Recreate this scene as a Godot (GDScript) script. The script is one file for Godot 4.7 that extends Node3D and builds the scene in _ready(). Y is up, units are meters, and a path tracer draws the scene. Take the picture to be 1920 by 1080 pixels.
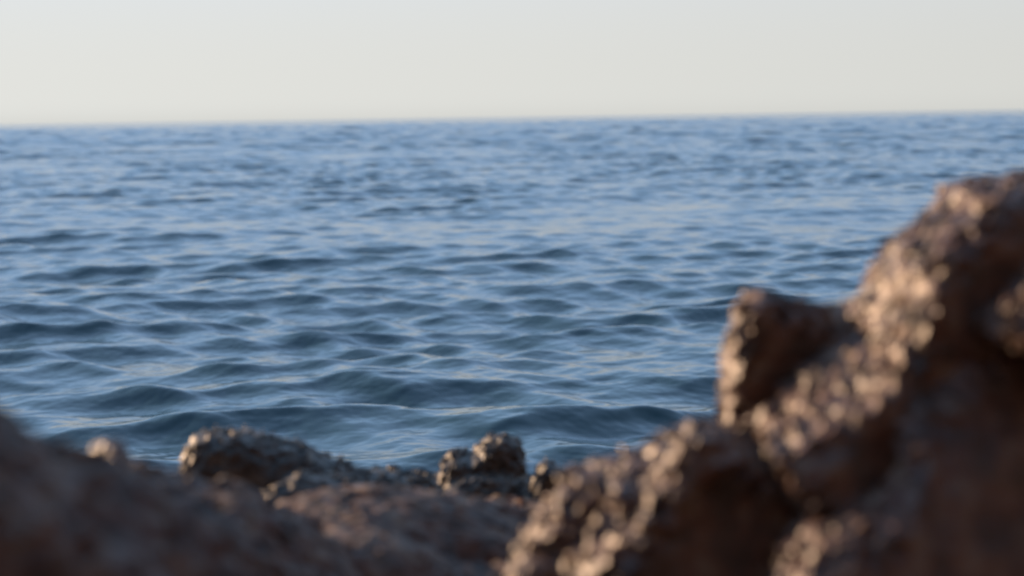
extends Node3D
# Rocky shore at low sun: dark pitted rocks in front of a wind-rippled sea.
# World: y up, sea level at y = 0, the lens looks along -Z from a crouch on the rock shelf.

var rough_big := FastNoiseLite.new()
var rough_mid := FastNoiseLite.new()
var rough_pit := FastNoiseLite.new()
var rough_fine := FastNoiseLite.new()
var M := {}


func _ready() -> void:
	camera_and_light()
	materials()
	sea()
	shore()
	rocks()


# ---------------------------------------------------------------- camera, sky, sun
func camera_and_light() -> void:
	var cam := Camera3D.new()
	cam.name = "camera"
	add_child(cam)
	cam.position = Vector3(0, 1.6, 0)
	cam.rotation = Vector3(deg_to_rad(-5.985), 0, -0.01458)
	cam.near = 0.05
	cam.far = 20000.0
	var lens := CameraAttributesPhysical.new()
	lens.frustum_focal_length = 12.0 / tan(deg_to_rad(10.0))
	lens.frustum_near = 0.05
	lens.frustum_far = 20000.0
	lens.exposure_aperture = 3.4
	lens.frustum_focus_distance = 5.7
	cam.attributes = lens
	cam.fov = 20.0
	cam.current = true

	# clear evening air: a pale haze band low down, blue above it, brighter on the sun's side
	var to_sun := Vector3(-0.80, 0.24, -0.56).normalized()
	var air := Image.create_empty(512, 256, false, Image.FORMAT_RGBF)
	for py in 256:
		var up := (0.5 - (py + 0.5) / 256.0) * PI
		var deg := maxf(rad_to_deg(up), 0.0)
		var haze := exp(-pow(deg / 10.0, 3.0))
		var high := clampf(deg / 90.0, 0.0, 1.0)
		var blue := Color(0.355, 0.575, 0.91).lerp(Color(0.05, 0.085, 0.14), pow(high, 0.9))
		var band := Color(0.44, 0.441, 0.42)
		var c := blue.lerp(band, haze) * 0.8
		for px in 512:
			var az := (px + 0.5) / 512.0 * TAU
			var dir := Vector3(sin(az) * cos(up), sin(up), -cos(az) * cos(up))
			var side := 0.90 + 0.24 * dir.dot(to_sun)
			air.set_pixel(px, py, Color(c.r * side, c.g * side, c.b * side))
	var sky_look := PanoramaSkyMaterial.new()
	sky_look.panorama = ImageTexture.create_from_image(air)
	var sky := Sky.new()
	sky.sky_material = sky_look
	var env := Environment.new()
	env.background_mode = Environment.BG_SKY
	env.sky = sky
	env.tonemap_mode = Environment.TONE_MAPPER_LINEAR
	env.tonemap_exposure = 2.0
	env.sdfgi_enabled = true
	env.ssao_enabled = true
	env.ssil_enabled = true
	var around := WorldEnvironment.new()
	around.name = "world_environment"
	around.environment = env
	add_child(around)

	var sun := DirectionalLight3D.new()
	sun.name = "sun"
	add_child(sun)
	sun.look_at_from_position(to_sun, Vector3.ZERO, Vector3.UP)
	sun.light_color = Color(1.0, 0.83, 0.66)
	sun.light_energy = 1.35
	sun.light_angular_distance = 0.5
	sun.shadow_enabled = true


# ---------------------------------------------------------------- materials
func noise_tex(kind: int, freq: float, octaves: int, seed_: int, ramp: Gradient, size := 512, fractal := FastNoiseLite.FRACTAL_FBM) -> NoiseTexture2D:
	var n := FastNoiseLite.new()
	n.noise_type = kind
	n.frequency = freq
	n.seed = seed_
	n.fractal_type = fractal
	n.fractal_octaves = octaves
	var t := NoiseTexture2D.new()
	t.width = size
	t.height = size
	t.seamless = true
	t.noise = n
	if ramp:
		t.color_ramp = ramp
	return t


func ramp_of(stops: Array) -> Gradient:
	var g := Gradient.new()
	var at := PackedFloat32Array()
	var c := PackedColorArray()
	for s in stops:
		at.append(s[0])
		var col: Color = s[1]
		c.append(col.linear_to_srgb())
	g.offsets = at
	g.colors = c
	return g


func rock_look(stops: Array, seed_: int, gloss: float, scale := 2.6) -> StandardMaterial3D:
	var m := StandardMaterial3D.new()
	m.albedo_texture = noise_tex(FastNoiseLite.TYPE_SIMPLEX_SMOOTH, 0.008, 6, seed_, ramp_of(stops), 1024)
	m.uv1_triplanar = true
	m.uv1_world_triplanar = true
	m.uv1_scale = Vector3.ONE * scale
	m.roughness = gloss
	m.metallic_specular = 0.45
	return m


func materials() -> void:
	# iron-stained limestone: rust red, grey and a paler tan crust in blotches
	var stained := [[0.0, Color(0.03, 0.026, 0.024)], [0.34, Color(0.05, 0.034, 0.027)], [0.43, Color(0.066, 0.055, 0.05)], [0.49, Color(0.09, 0.042, 0.029)], [0.6, Color(0.125, 0.068, 0.047)], [0.72, Color(0.16, 0.118, 0.085)], [1.0, Color(0.22, 0.17, 0.12)]]
	M.red = rock_look(stained, 3, 0.44)
	M.brown = rock_look(stained, 11, 0.44)
	M.bank = rock_look(stained, 17, 0.7)
	M.shore = rock_look(stained, 31, 0.7, 1.6)
	M.dark = rock_look([[0.0, Color(0.022, 0.022, 0.021)], [0.45, Color(0.04, 0.036, 0.031)], [0.62, Color(0.065, 0.055, 0.044)], [1.0, Color(0.16, 0.135, 0.105)]], 23, 0.5, 4.0)
	var w := StandardMaterial3D.new()
	w.albedo_color = Color(0.016, 0.05, 0.064).linear_to_srgb()
	w.roughness = 0.15
	w.metallic_specular = 0.5
	w.normal_enabled = true
	var n := noise_tex(FastNoiseLite.TYPE_SIMPLEX_SMOOTH, 0.008, 3, 5, null, 1024)
	n.as_normal_map = true
	n.bump_strength = 5.0
	w.normal_texture = n
	w.normal_scale = 0.8
	w.uv1_triplanar = true
	w.uv1_world_triplanar = true
	w.uv1_triplanar_sharpness = 8.0
	w.uv1_scale = Vector3(0.42, 0.42, 0.42)
	M.water = w

	var i := 0
	for pair in [[rough_big, 5.0], [rough_mid, 30.0], [rough_fine, 110.0], [rough_pit, 74.0]]:
		var f: FastNoiseLite = pair[0]
		f.noise_type = FastNoiseLite.TYPE_SIMPLEX_SMOOTH
		f.frequency = pair[1]
		f.seed = 40 + i
		f.fractal_type = FastNoiseLite.FRACTAL_FBM
		f.fractal_octaves = 2
		i += 1
	rough_mid.fractal_type = FastNoiseLite.FRACTAL_RIDGED
	rough_mid.fractal_octaves = 3
	rough_pit.noise_type = FastNoiseLite.TYPE_CELLULAR
	rough_pit.fractal_type = FastNoiseLite.FRACTAL_NONE
	rough_pit.cellular_return_type = FastNoiseLite.RETURN_DISTANCE


# ---------------------------------------------------------------- the sea
func grid_mesh(v: PackedVector3Array, cols: int, rows: int) -> ArrayMesh:
	var nrm := PackedVector3Array()
	nrm.resize(v.size())
	for r in rows:
		for c in cols:
			var i := r * cols + c
			var a := v[i + 1] if c < cols - 1 else v[i]
			var b := v[i - 1] if c > 0 else v[i]
			var p := v[i + cols] if r < rows - 1 else v[i]
			var q := v[i - cols] if r > 0 else v[i]
			var n := (a - b).cross(p - q).normalized()
			nrm[i] = n if n.y > 0.0 else -n
	var idx := PackedInt32Array()
	idx.resize((rows - 1) * (cols - 1) * 6)
	var k := 0
	for r in rows - 1:
		for c in cols - 1:
			var i := r * cols + c
			idx[k] = i
			idx[k + 1] = i + cols
			idx[k + 2] = i + 1
			idx[k + 3] = i + 1
			idx[k + 4] = i + cols
			idx[k + 5] = i + cols + 1
			k += 6
	var arrays := []
	arrays.resize(Mesh.ARRAY_MAX)
	arrays[Mesh.ARRAY_VERTEX] = v
	arrays[Mesh.ARRAY_NORMAL] = nrm
	arrays[Mesh.ARRAY_INDEX] = idx
	var m := ArrayMesh.new()
	m.add_surface_from_arrays(Mesh.PRIMITIVE_TRIANGLES, arrays)
	return m


func sea() -> void:
	var rng := RandomNumberGenerator.new()
	rng.seed = 77
	# wind waves that roll in towards the shore: wavelength, slope, heading
	var wx := PackedFloat32Array()
	var wz := PackedFloat32Array()
	var wa := PackedFloat32Array()
	var wp := PackedFloat32Array()
	var wl := PackedFloat32Array()
	var count := 54
	for i in count:
		var t := (i + rng.randf()) / count
		var lam := 32.0 * pow(0.14 / 32.0, t)
		var spread := 0.4 if lam > 1.6 else 0.6
		var head := rng.randfn(0.12, spread)
		var k := TAU / lam
		var slope := 0.035
		if lam > 1.6:
			slope *= pow(1.6 / lam, 0.3)
		if lam > 7.0:
			slope *= pow(7.0 / lam, 1.2)
		if lam < 0.45:
			slope *= 0.5
		elif lam < 1.3:
			slope *= 1.65
		elif lam < 6.0:
			slope *= 0.62
		wx.append(sin(head) * k)
		wz.append(cos(head) * k)
		wa.append(slope / k * rng.randf_range(0.7, 1.3))
		wp.append(rng.randf() * TAU)
		wl.append(lam)
	var dist := PackedFloat32Array()
	var d := 3.0
	while d < 12000.0:
		dist.append(d)
		d *= 1.0031 if d < 500.0 else 1.012
	var rows := dist.size()
	var cols := 460
	var v := PackedVector3Array()
	v.resize(rows * cols)
	var gust := FastNoiseLite.new()
	gust.seed = 9
	gust.frequency = 0.07
	gust.fractal_octaves = 3
	for r in rows:
		var z := -dist[r]
		var half := dist[r] * 0.52 + 2.5
		var finest := maxf(maxf(dist[r] * 0.0031, 2.0 * half / cols) * 2.6, 0.1)
		if dist[r] > 500.0:
			finest = dist[r] * 0.012 * 2.6
		var used := count
		while used > 0 and wl[used - 1] < finest:
			used -= 1
		# the water lies calmer in the lee of the shore than farther out
		var open := 1.0 + 1.5 * smoothstep(30.0, 200.0, dist[r])
		for c in cols:
			var x := -half + 2.0 * half * c / (cols - 1)
			# gusts roughen the chop in patches
			var chop := 1.0 + 0.9 * gust.get_noise_2d(x, z * 0.6)
			var y := 0.0
			var dx := 0.0
			var dz := 0.0
			for i in used:
				var ph := wx[i] * x + wz[i] * z + wp[i]
				var a := wa[i] * open * (chop if wl[i] < 2.4 else 0.85)
				var s := sin(ph) * a
				var co := cos(ph) * a
				y += co
				dx -= s * wx[i] * wl[i]
				dz -= s * wz[i] * wl[i]
			v[r * cols + c] = Vector3(x + dx * 0.15, y, z + dz * 0.15)
	var o := MeshInstance3D.new()
	o.name = "sea"
	o.mesh = grid_mesh(v, cols, rows)
	o.material_override = M.water
	add_child(o)
	o.set_meta("kind", "structure")
	o.set_meta("label", "blue choppy sea running out to the horizon")
	o.set_meta("category", "sea")


# ---------------------------------------------------------------- the shore
func lines(from: float, to: float, fine_from: float, fine_to: float, fine: float) -> PackedFloat32Array:
	var a := PackedFloat32Array()
	var s := from
	while s < to:
		a.append(s)
		var away := maxf(maxf(fine_from - s, s - fine_to), 0.0)
		s += fine + away * 0.12
	a.append(to)
	return a


func shore() -> void:
	var xs := lines(-12.0, 12.0, -0.95, 1.2, 0.011)
	var zs := lines(-4.2, 9.0, -3.1, -1.0, 0.011)
	var v := PackedVector3Array()
	zs.reverse()
	for z in zs:
		for x in xs:
			var y := 0.955 + (z + 2.7) * 0.12
			if z > -1.3:
				y = 1.123 + (z + 1.3) * 0.05
			# the land climbs behind the camera and off to the right
			var climb := maxf(z - 0.45 + rough_big.get_noise_2d(x * 0.08, 4.0) * 0.4, 0.0) + maxf(x - 2.2 - 0.25 * z, 0.0) * 0.6 + maxf(-x - 2.6, 0.0) * smoothstep(-0.9, 0.2, z)
			y += minf(climb * 2.4, 6.0 + rough_big.get_noise_2d(x * 0.06, z * 0.06) * 1.5)
			y += rough_big.get_noise_2d(x * 0.35, z * 0.35) * 0.06 + rough_mid.get_noise_2d(x * 0.6, z * 0.6) * 0.018
			y += rough_pit.get_noise_3d(x, y, z) * 0.012 + rough_fine.get_noise_2d(x, z) * 0.006
			var edge := -2.85 + rough_big.get_noise_2d(x * 0.5, 9.0) * 0.2
			if z < edge:
				y -= (edge - z) * 2.2
			v.append(Vector3(x, y, z))
	var o := MeshInstance3D.new()
	o.name = "shore_rock"
	o.mesh = grid_mesh(v, xs.size(), zs.size())
	o.material_override = M.shore
	add_child(o)
	o.set_meta("kind", "structure")
	o.set_meta("label", "uneven dark rock shelf at the water's edge")
	o.set_meta("category", "shore")


# ---------------------------------------------------------------- rocks
# A rock is a union of rounded slabs. Each slab is an outline in the x-y plane (world metres) with a mid depth z,
# half thickness, edge radius and the lean of its faces; weathering noise eats into the union, then it is meshed.
func outline_distance(p: Vector2, o: PackedVector2Array) -> float:
	var best := INF
	var inside := false
	var n := o.size()
	var j := n - 1
	for i in n:
		var a := o[j]
		var b := o[i]
		var e := b - a
		var w := p - a
		var q := w - e * clampf(w.dot(e) / e.length_squared(), 0.0, 1.0)
		best = minf(best, q.length_squared())
		if (a.y > p.y) != (b.y > p.y) and p.x < e.x * (p.y - a.y) / e.y + a.x:
			inside = not inside
		j = i
	return -sqrt(best) if inside else sqrt(best)


func rock_mesh(slabs: Array, cell: float, weather: Dictionary) -> ArrayMesh:
	var lo := Vector3(INF, INF, INF)
	var hi := -lo
	for s in slabs:
		for p: Vector2 in s.outline:
			for side: float in [-1.0, 1.0]:
				var z: float = s.z + s.lean.x * (p.x - s.at.x) + s.lean.y * (p.y - s.at.y) + side * s.thick
				lo = lo.min(Vector3(p.x, p.y, z))
				hi = hi.max(Vector3(p.x, p.y, z))
	lo -= Vector3.ONE * 0.05
	hi += Vector3.ONE * 0.05
	var nx := int((hi.x - lo.x) / cell) + 2
	var ny := int((hi.y - lo.y) / cell) + 2
	var nz := int((hi.z - lo.z) / cell) + 2
	var field := PackedFloat32Array()
	field.resize(nx * ny * nz)
	field.fill(1.0)
	var big: float = weather.big
	var mid: float = weather.mid
	var pit: float = weather.pit
	var fine: float = weather.fine
	var calm: float = weather.get("calm", 0.3)
	var reach: float = big + mid + pit + fine + cell * 2.0
	var near := PackedInt32Array()
	var m := slabs.size()
	var flat := PackedFloat32Array()
	flat.resize(m)
	var zmid := PackedFloat32Array()
	zmid.resize(m)
	for j in ny:
		for i in nx:
			var x := lo.x + i * cell
			var y := lo.y + j * cell
			for s in m:
				var slab: Dictionary = slabs[s]
				flat[s] = outline_distance(Vector2(x, y), slab.outline) + slab.edge
				zmid[s] = slab.z + slab.lean.x * (x - slab.at.x) + slab.lean.y * (y - slab.at.y)
			for k in nz:
				var z := lo.z + k * cell
				var f := 1.0
				var worn := 0.0
				for s in m:
					var slab: Dictionary = slabs[s]
					var e: float = slab.edge
					var q := flat[s]
					var r: float = absf(z - zmid[s]) - slab.thick + e
					var g := maxf(q, r) - e
					if q > 0.0 and r > 0.0:
						g = sqrt(q * q + r * r) - e
					if g < f:
						f = g
						worn = q - e
				if absf(f) < reach:
					# edges weather into knobs and pits, broken faces stay flatter
					var rag := lerpf(calm, 1.0, smoothstep(-0.034, -0.008, worn))
					f += rough_big.get_noise_3d(x, y, z) * big
					f += ((0.1 - rough_mid.get_noise_3d(x, y, z)) * mid + (rough_pit.get_noise_3d(x, y, z) + 0.55) * pit + rough_fine.get_noise_3d(x, y, z) * fine) * rag
				field[(j * nx + i) * nz + k] = f
	return net(field, nx, ny, nz, lo, cell)


func net(field: PackedFloat32Array, nx: int, ny: int, nz: int, lo: Vector3, cell: float) -> ArrayMesh:
	var sx := nz
	var sy := nx * nz
	var corner := PackedInt32Array([0, 1, sx, sx + 1, sy, sy + 1, sy + sx, sy + sx + 1])
	var of := [Vector3(0, 0, 0), Vector3(0, 0, 1), Vector3(1, 0, 0), Vector3(1, 0, 1), Vector3(0, 1, 0), Vector3(0, 1, 1), Vector3(1, 1, 0), Vector3(1, 1, 1)]
	var edges := PackedInt32Array([0, 1, 2, 3, 4, 5, 6, 7, 0, 2, 1, 3, 4, 6, 5, 7, 0, 4, 1, 5, 2, 6, 3, 7])
	var at := PackedInt32Array()
	at.resize(field.size())
	at.fill(-1)
	var v := PackedVector3Array()
	var cells := PackedInt32Array()
	for j in ny - 1:
		for i in nx - 1:
			var base := j * sy + i * sx
			for k in nz - 1:
				var b := base + k
				var f0 := field[b]
				if f0 > 0.2:
					continue
				var first := f0 < 0.0
				if first == (field[b + 1] < 0.0) and first == (field[b + sx] < 0.0) and first == (field[b + sx + 1] < 0.0) and first == (field[b + sy] < 0.0) and first == (field[b + sy + 1] < 0.0) and first == (field[b + sy + sx] < 0.0) and first == (field[b + sy + sx + 1] < 0.0):
					continue
				var sum := Vector3.ZERO
				var n := 0
				for e in 12:
					var a := edges[2 * e]
					var c := edges[2 * e + 1]
					var fa := field[b + corner[a]]
					var fc := field[b + corner[c]]
					if (fa < 0.0) != (fc < 0.0):
						var va: Vector3 = of[a]
						sum += va.lerp(of[c], fa / (fa - fc))
						n += 1
				at[b] = v.size()
				v.append(lo + (Vector3(i, j, k) + sum / n) * cell)
				cells.append(b)
	var idx := PackedInt32Array()
	var steps := PackedInt32Array([1, sx, sy, sx, sy, 1, sy, 1, sx])
	for b in cells:
		var s0 := field[b] < 0.0
		for e in 3:
			var c := b + steps[3 * e]
			if s0 == (field[c] < 0.0):
				continue
			var p := steps[3 * e + 1]
			var q := steps[3 * e + 2]
			var i0 := at[b]
			var i1 := at[b - p]
			var i2 := at[b - p - q]
			var i3 := at[b - q]
			if i1 < 0 or i2 < 0 or i3 < 0:
				continue
			if s0:
				idx.append_array(PackedInt32Array([i0, i1, i2, i0, i2, i3]))
			else:
				idx.append_array(PackedInt32Array([i0, i2, i1, i0, i3, i2]))
	var nrm := PackedVector3Array()
	nrm.resize(v.size())
	for t in range(0, idx.size(), 3):
		var a := idx[t]
		var b := idx[t + 1]
		var c := idx[t + 2]
		var n := (v[c] - v[a]).cross(v[b] - v[a])
		nrm[a] += n
		nrm[b] += n
		nrm[c] += n
	for i in nrm.size():
		nrm[i] = nrm[i].normalized()
	var arrays := []
	arrays.resize(Mesh.ARRAY_MAX)
	arrays[Mesh.ARRAY_VERTEX] = v
	arrays[Mesh.ARRAY_NORMAL] = nrm
	arrays[Mesh.ARRAY_INDEX] = idx
	var m := ArrayMesh.new()
	m.add_surface_from_arrays(Mesh.PRIMITIVE_TRIANGLES, arrays)
	return m


func slab(z: float, thick: float, edge: float, lean: Vector2, outline: PackedVector2Array) -> Dictionary:
	var at := Vector2.ZERO
	for p in outline:
		at += p
	return {"z": z, "thick": thick, "edge": edge, "lean": lean, "at": at / outline.size(), "outline": outline}


func rock(called: String, label: String, look: Material, slabs: Array, cell: float, weather: Dictionary) -> MeshInstance3D:
	var o := MeshInstance3D.new()
	o.name = called
	o.mesh = rock_mesh(slabs, cell, weather)
	o.material_override = look
	add_child(o, true)
	o.set_meta("label", label)
	o.set_meta("category", "rock")
	return o


func rock_of_parts(called: String, label: String, base: Vector3) -> Node3D:
	var o := Node3D.new()
	o.name = called
	add_child(o, true)
	o.position = base
	o.set_meta("label", label)
	o.set_meta("category", "rock")
	return o


func rock_part(called: String, of_rock: Node3D, look: Material, slabs: Array, cell: float, weather: Dictionary) -> MeshInstance3D:
	var o := MeshInstance3D.new()
	o.name = called
	o.mesh = rock_mesh(slabs, cell, weather)
	o.material_override = look
	of_rock.add_child(o, true)
	o.position = -of_rock.position
	return o


func rocks() -> void:
	var near := {"big": 0.014, "mid": 0.015, "pit": 0.010, "fine": 0.006, "calm": 0.1}
	var smooth := {"big": 0.020, "mid": 0.013, "pit": 0.006, "fine": 0.004, "calm": 0.6}
	var far := {"big": 0.012, "mid": 0.014, "pit": 0.016, "fine": 0.008, "calm": 0.3}
	var boulder := rock_of_parts("red_boulder", "tall rust-brown boulder with a horn on its left, at the right edge", Vector3(0.62, 1.15, -1.45))
	rock_part("body", boulder, M.red, [
		slab(-1.54, 0.12, 0.032, Vector2(-0.3, -0.2), PackedVector2Array([Vector2(0.817, 1.582), Vector2(0.635, 1.563), Vector2(0.548, 1.536), Vector2(0.499, 1.530), Vector2(0.475, 1.523), Vector2(0.439, 1.519), Vector2(0.427, 1.500), Vector2(0.403, 1.487), Vector2(0.374, 1.467), Vector2(0.360, 1.445), Vector2(0.350, 1.416), Vector2(0.334, 1.375), Vector2(0.295, 1.349), Vector2(0.264, 1.327), Vector2(0.227, 1.307), Vector2(0.247, 1.272), Vector2(0.272, 1.221), Vector2(0.290, 1.125), Vector2(0.783, 1.075)])),
		slab(-1.43, 0.09, 0.03, Vector2(-0.3, -0.65), PackedVector2Array([Vector2(0.778, 1.471), Vector2(0.551, 1.433), Vector2(0.394, 1.382), Vector2(0.331, 1.336), Vector2(0.326, 1.301), Vector2(0.313, 1.280), Vector2(0.285, 1.261), Vector2(0.255, 1.249), Vector2(0.233, 1.232), Vector2(0.221, 1.166), Vector2(0.673, 1.124)])),
		slab(-1.46, 0.06, 0.025, Vector2(-0.35, -0.25), PackedVector2Array([Vector2(0.274, 1.311), Vector2(0.262, 1.317), Vector2(0.256, 1.298), Vector2(0.266, 1.280), Vector2(0.283, 1.263), Vector2(0.302, 1.213), Vector2(0.366, 1.207), Vector2(0.371, 1.303)])),
		slab(-1.42, 0.05, 0.02, Vector2(-0.4, -0.5), PackedVector2Array([Vector2(0.414, 1.413), Vector2(0.423, 1.427), Vector2(0.442, 1.441), Vector2(0.456, 1.458), Vector2(0.502, 1.472), Vector2(0.619, 1.486), Vector2(0.594, 1.362), Vector2(0.463, 1.376)])),
	], 0.0048, near)
	rock_part("horn", boulder, M.red, [
		slab(-1.66, 0.06, 0.035, Vector2(-0.35, -0.1), PackedVector2Array([Vector2(0.207, 1.196), Vector2(0.206, 1.296), Vector2(0.210, 1.342), Vector2(0.218, 1.368), Vector2(0.230, 1.405), Vector2(0.239, 1.418), Vector2(0.248, 1.421), Vector2(0.264, 1.409), Vector2(0.287, 1.402), Vector2(0.335, 1.395), Vector2(0.383, 1.400), Vector2(0.483, 1.375), Vector2(0.512, 1.166)])),
	], 0.0048, near)
	var ledge := rock_of_parts("rock_ledge", "ribbed brown ledge stepping down to the left from the tall boulder", Vector3(0.15, 1.15, -1.5))
	rock_part("rib", ledge, M.brown, [
		slab(-1.56, 0.06, 0.028, Vector2(-0.2, -0.2), PackedVector2Array([Vector2(0.239, 1.296), Vector2(0.200, 1.294), Vector2(0.176, 1.297), Vector2(0.158, 1.289), Vector2(0.129, 1.268), Vector2(0.092, 1.255), Vector2(0.058, 1.249), Vector2(0.035, 1.217), Vector2(-0.001, 1.169), Vector2(-0.010, 1.110), Vector2(0.359, 1.083), Vector2(0.364, 1.197), Vector2(0.298, 1.253)])),
	], 0.0048, near)
	rock_part("rib", ledge, M.brown, [
		slab(-1.51, 0.05, 0.022, Vector2(-0.15, -0.2), PackedVector2Array([Vector2(0.110, 1.253), Vector2(0.095, 1.258), Vector2(0.074, 1.224), Vector2(0.045, 1.182), Vector2(0.030, 1.119), Vector2(0.347, 1.100), Vector2(0.351, 1.201), Vector2(0.224, 1.247)])),
	], 0.0048, near)
	rock_part("rib", ledge, M.brown, [
		slab(-1.46, 0.06, 0.022, Vector2(-0.1, -0.2), PackedVector2Array([Vector2(0.183, 1.304), Vector2(0.166, 1.306), Vector2(0.140, 1.277), Vector2(0.109, 1.239), Vector2(0.064, 1.188), Vector2(0.049, 1.131), Vector2(0.334, 1.119), Vector2(0.338, 1.216), Vector2(0.268, 1.267)])),
	], 0.0048, near)
	var leaning := rock_of_parts("sloping_rock", "dark rock sloping down to the right at the left edge", Vector3(-0.45, 1.12, -1.3))
	rock_part("body", leaning, M.bank, [
		slab(-1.12, 0.12, 0.06, Vector2(-0.15, -0.5), PackedVector2Array([Vector2(-0.577, 1.474), Vector2(-0.443, 1.421), Vector2(-0.379, 1.386), Vector2(-0.355, 1.370), Vector2(-0.331, 1.355), Vector2(-0.304, 1.341), Vector2(-0.248, 1.301), Vector2(-0.204, 1.257), Vector2(-0.194, 1.213), Vector2(-0.539, 1.232)])),
		slab(-1.6, 0.14, 0.05, Vector2(-0.2, -0.35), PackedVector2Array([Vector2(-0.637, 1.293), Vector2(-0.469, 1.246), Vector2(-0.405, 1.237), Vector2(-0.340, 1.232), Vector2(-0.280, 1.219), Vector2(-0.230, 1.186), Vector2(-0.185, 1.141), Vector2(-0.151, 1.066), Vector2(-0.623, 1.099)])),
	], 0.0065, smooth)
	var knob := rock_part("knob", leaning, M.brown, [
		slab(-1.63, 0.026, 0.022, Vector2(1.0, -0.4), PackedVector2Array([Vector2(-0.441, 1.214), Vector2(-0.440, 1.253), Vector2(-0.433, 1.270), Vector2(-0.414, 1.280), Vector2(-0.394, 1.275), Vector2(-0.386, 1.261), Vector2(-0.381, 1.226)])),
	], 0.003, {"big": 0.004, "mid": 0.003, "pit": 0.005, "fine": 0.003})
	knob.set_meta("label", "small rounded tan knob in the sun")
	rock("rock_bank", "dark shaded bank of rock at the bottom centre, between slope and ledge", M.bank, [
		slab(-1.95, 0.12, 0.035, Vector2(-0.35, -0.12), PackedVector2Array([Vector2(-0.291, 1.124), Vector2(-0.241, 1.138), Vector2(-0.177, 1.137), Vector2(-0.111, 1.126), Vector2(-0.058, 1.114), Vector2(-0.011, 1.096), Vector2(0.030, 1.065), Vector2(0.078, 1.005), Vector2(0.076, 0.909), Vector2(-0.305, 0.957)])),
		slab(-1.78, 0.10, 0.035, Vector2(-0.45, -0.12), PackedVector2Array([Vector2(-0.243, 1.117), Vector2(-0.208, 1.136), Vector2(-0.162, 1.136), Vector2(-0.103, 1.116), Vector2(-0.042, 1.077), Vector2(-0.005, 1.029), Vector2(-0.007, 0.954), Vector2(-0.244, 0.993)])),
	], 0.0065, {"big": 0.014, "mid": 0.008, "pit": 0.008, "fine": 0.004, "calm": 0.3})
	rock("crest_rock", "low jagged rock crest against the water, left of the centre", M.dark, [
		slab(-2.45, 0.07, 0.04, Vector2(-0.15, -0.3), PackedVector2Array([Vector2(-0.503, 1.011), Vector2(-0.494, 1.093), Vector2(-0.482, 1.114), Vector2(-0.460, 1.124), Vector2(-0.437, 1.120), Vector2(-0.420, 1.123), Vector2(-0.388, 1.116), Vector2(-0.365, 1.103), Vector2(-0.333, 1.098), Vector2(-0.300, 1.078), Vector2(-0.268, 1.075), Vector2(-0.235, 1.058), Vector2(-0.203, 1.056), Vector2(-0.170, 1.038), Vector2(-0.137, 0.993)])),
		slab(-2.3, 0.06, 0.04, Vector2(-0.3, -0.5), PackedVector2Array([Vector2(-0.376, 1.003), Vector2(-0.363, 1.050), Vector2(-0.335, 1.076), Vector2(-0.306, 1.091), Vector2(-0.253, 1.080), Vector2(-0.207, 1.052), Vector2(-0.160, 0.985)])),
	], 0.0065, far)
	rock("pinnacle_rock", "dark pitted pinnacle rock standing at the centre of the shoreline", M.dark, [
		slab(-2.7, 0.06, 0.02, Vector2(-0.25, -0.1), PackedVector2Array([Vector2(-0.185, 0.906), Vector2(-0.149, 0.993), Vector2(-0.122, 1.000), Vector2(-0.116, 1.024), Vector2(-0.103, 1.038), Vector2(-0.075, 1.031), Vector2(-0.058, 1.041), Vector2(-0.049, 1.056), Vector2(-0.020, 1.061), Vector2(0.005, 1.053), Vector2(0.016, 1.027), Vector2(0.016, 0.996), Vector2(0.034, 0.973), Vector2(0.043, 0.888)])),
		slab(-2.62, 0.05, 0.025, Vector2(-0.25, -0.3), PackedVector2Array([Vector2(-0.153, 0.929), Vector2(-0.104, 1.008), Vector2(-0.057, 1.019), Vector2(-0.003, 1.010), Vector2(0.023, 0.979), Vector2(0.033, 0.915)])),
		slab(-2.66, 0.06, 0.02, Vector2(-0.1, -0.3), PackedVector2Array([Vector2(-0.246, 0.914), Vector2(-0.233, 1.012), Vector2(-0.205, 1.014), Vector2(-0.184, 1.002), Vector2(-0.157, 1.004), Vector2(-0.137, 0.995), Vector2(-0.059, 0.988), Vector2(0.022, 0.977), Vector2(0.039, 0.903)])),
	], 0.0045, {"big": 0.006, "mid": 0.010, "pit": 0.012, "fine": 0.007, "calm": 0.35})
	rock("pointed_rock", "small pointed rock just right of the dark pinnacle", M.dark, [
		slab(-2.6, 0.035, 0.016, Vector2(-0.1, -0.2), PackedVector2Array([Vector2(0.020, 0.928), Vector2(0.030, 1.013), Vector2(0.039, 1.032), Vector2(0.053, 1.043), Vector2(0.067, 1.031), Vector2(0.079, 1.022), Vector2(0.095, 1.031), Vector2(0.111, 1.029), Vector2(0.144, 1.011), Vector2(0.151, 0.923)])),
	], 0.0045, {"big": 0.004, "mid": 0.009, "pit": 0.004, "fine": 0.004, "calm": 0.5})
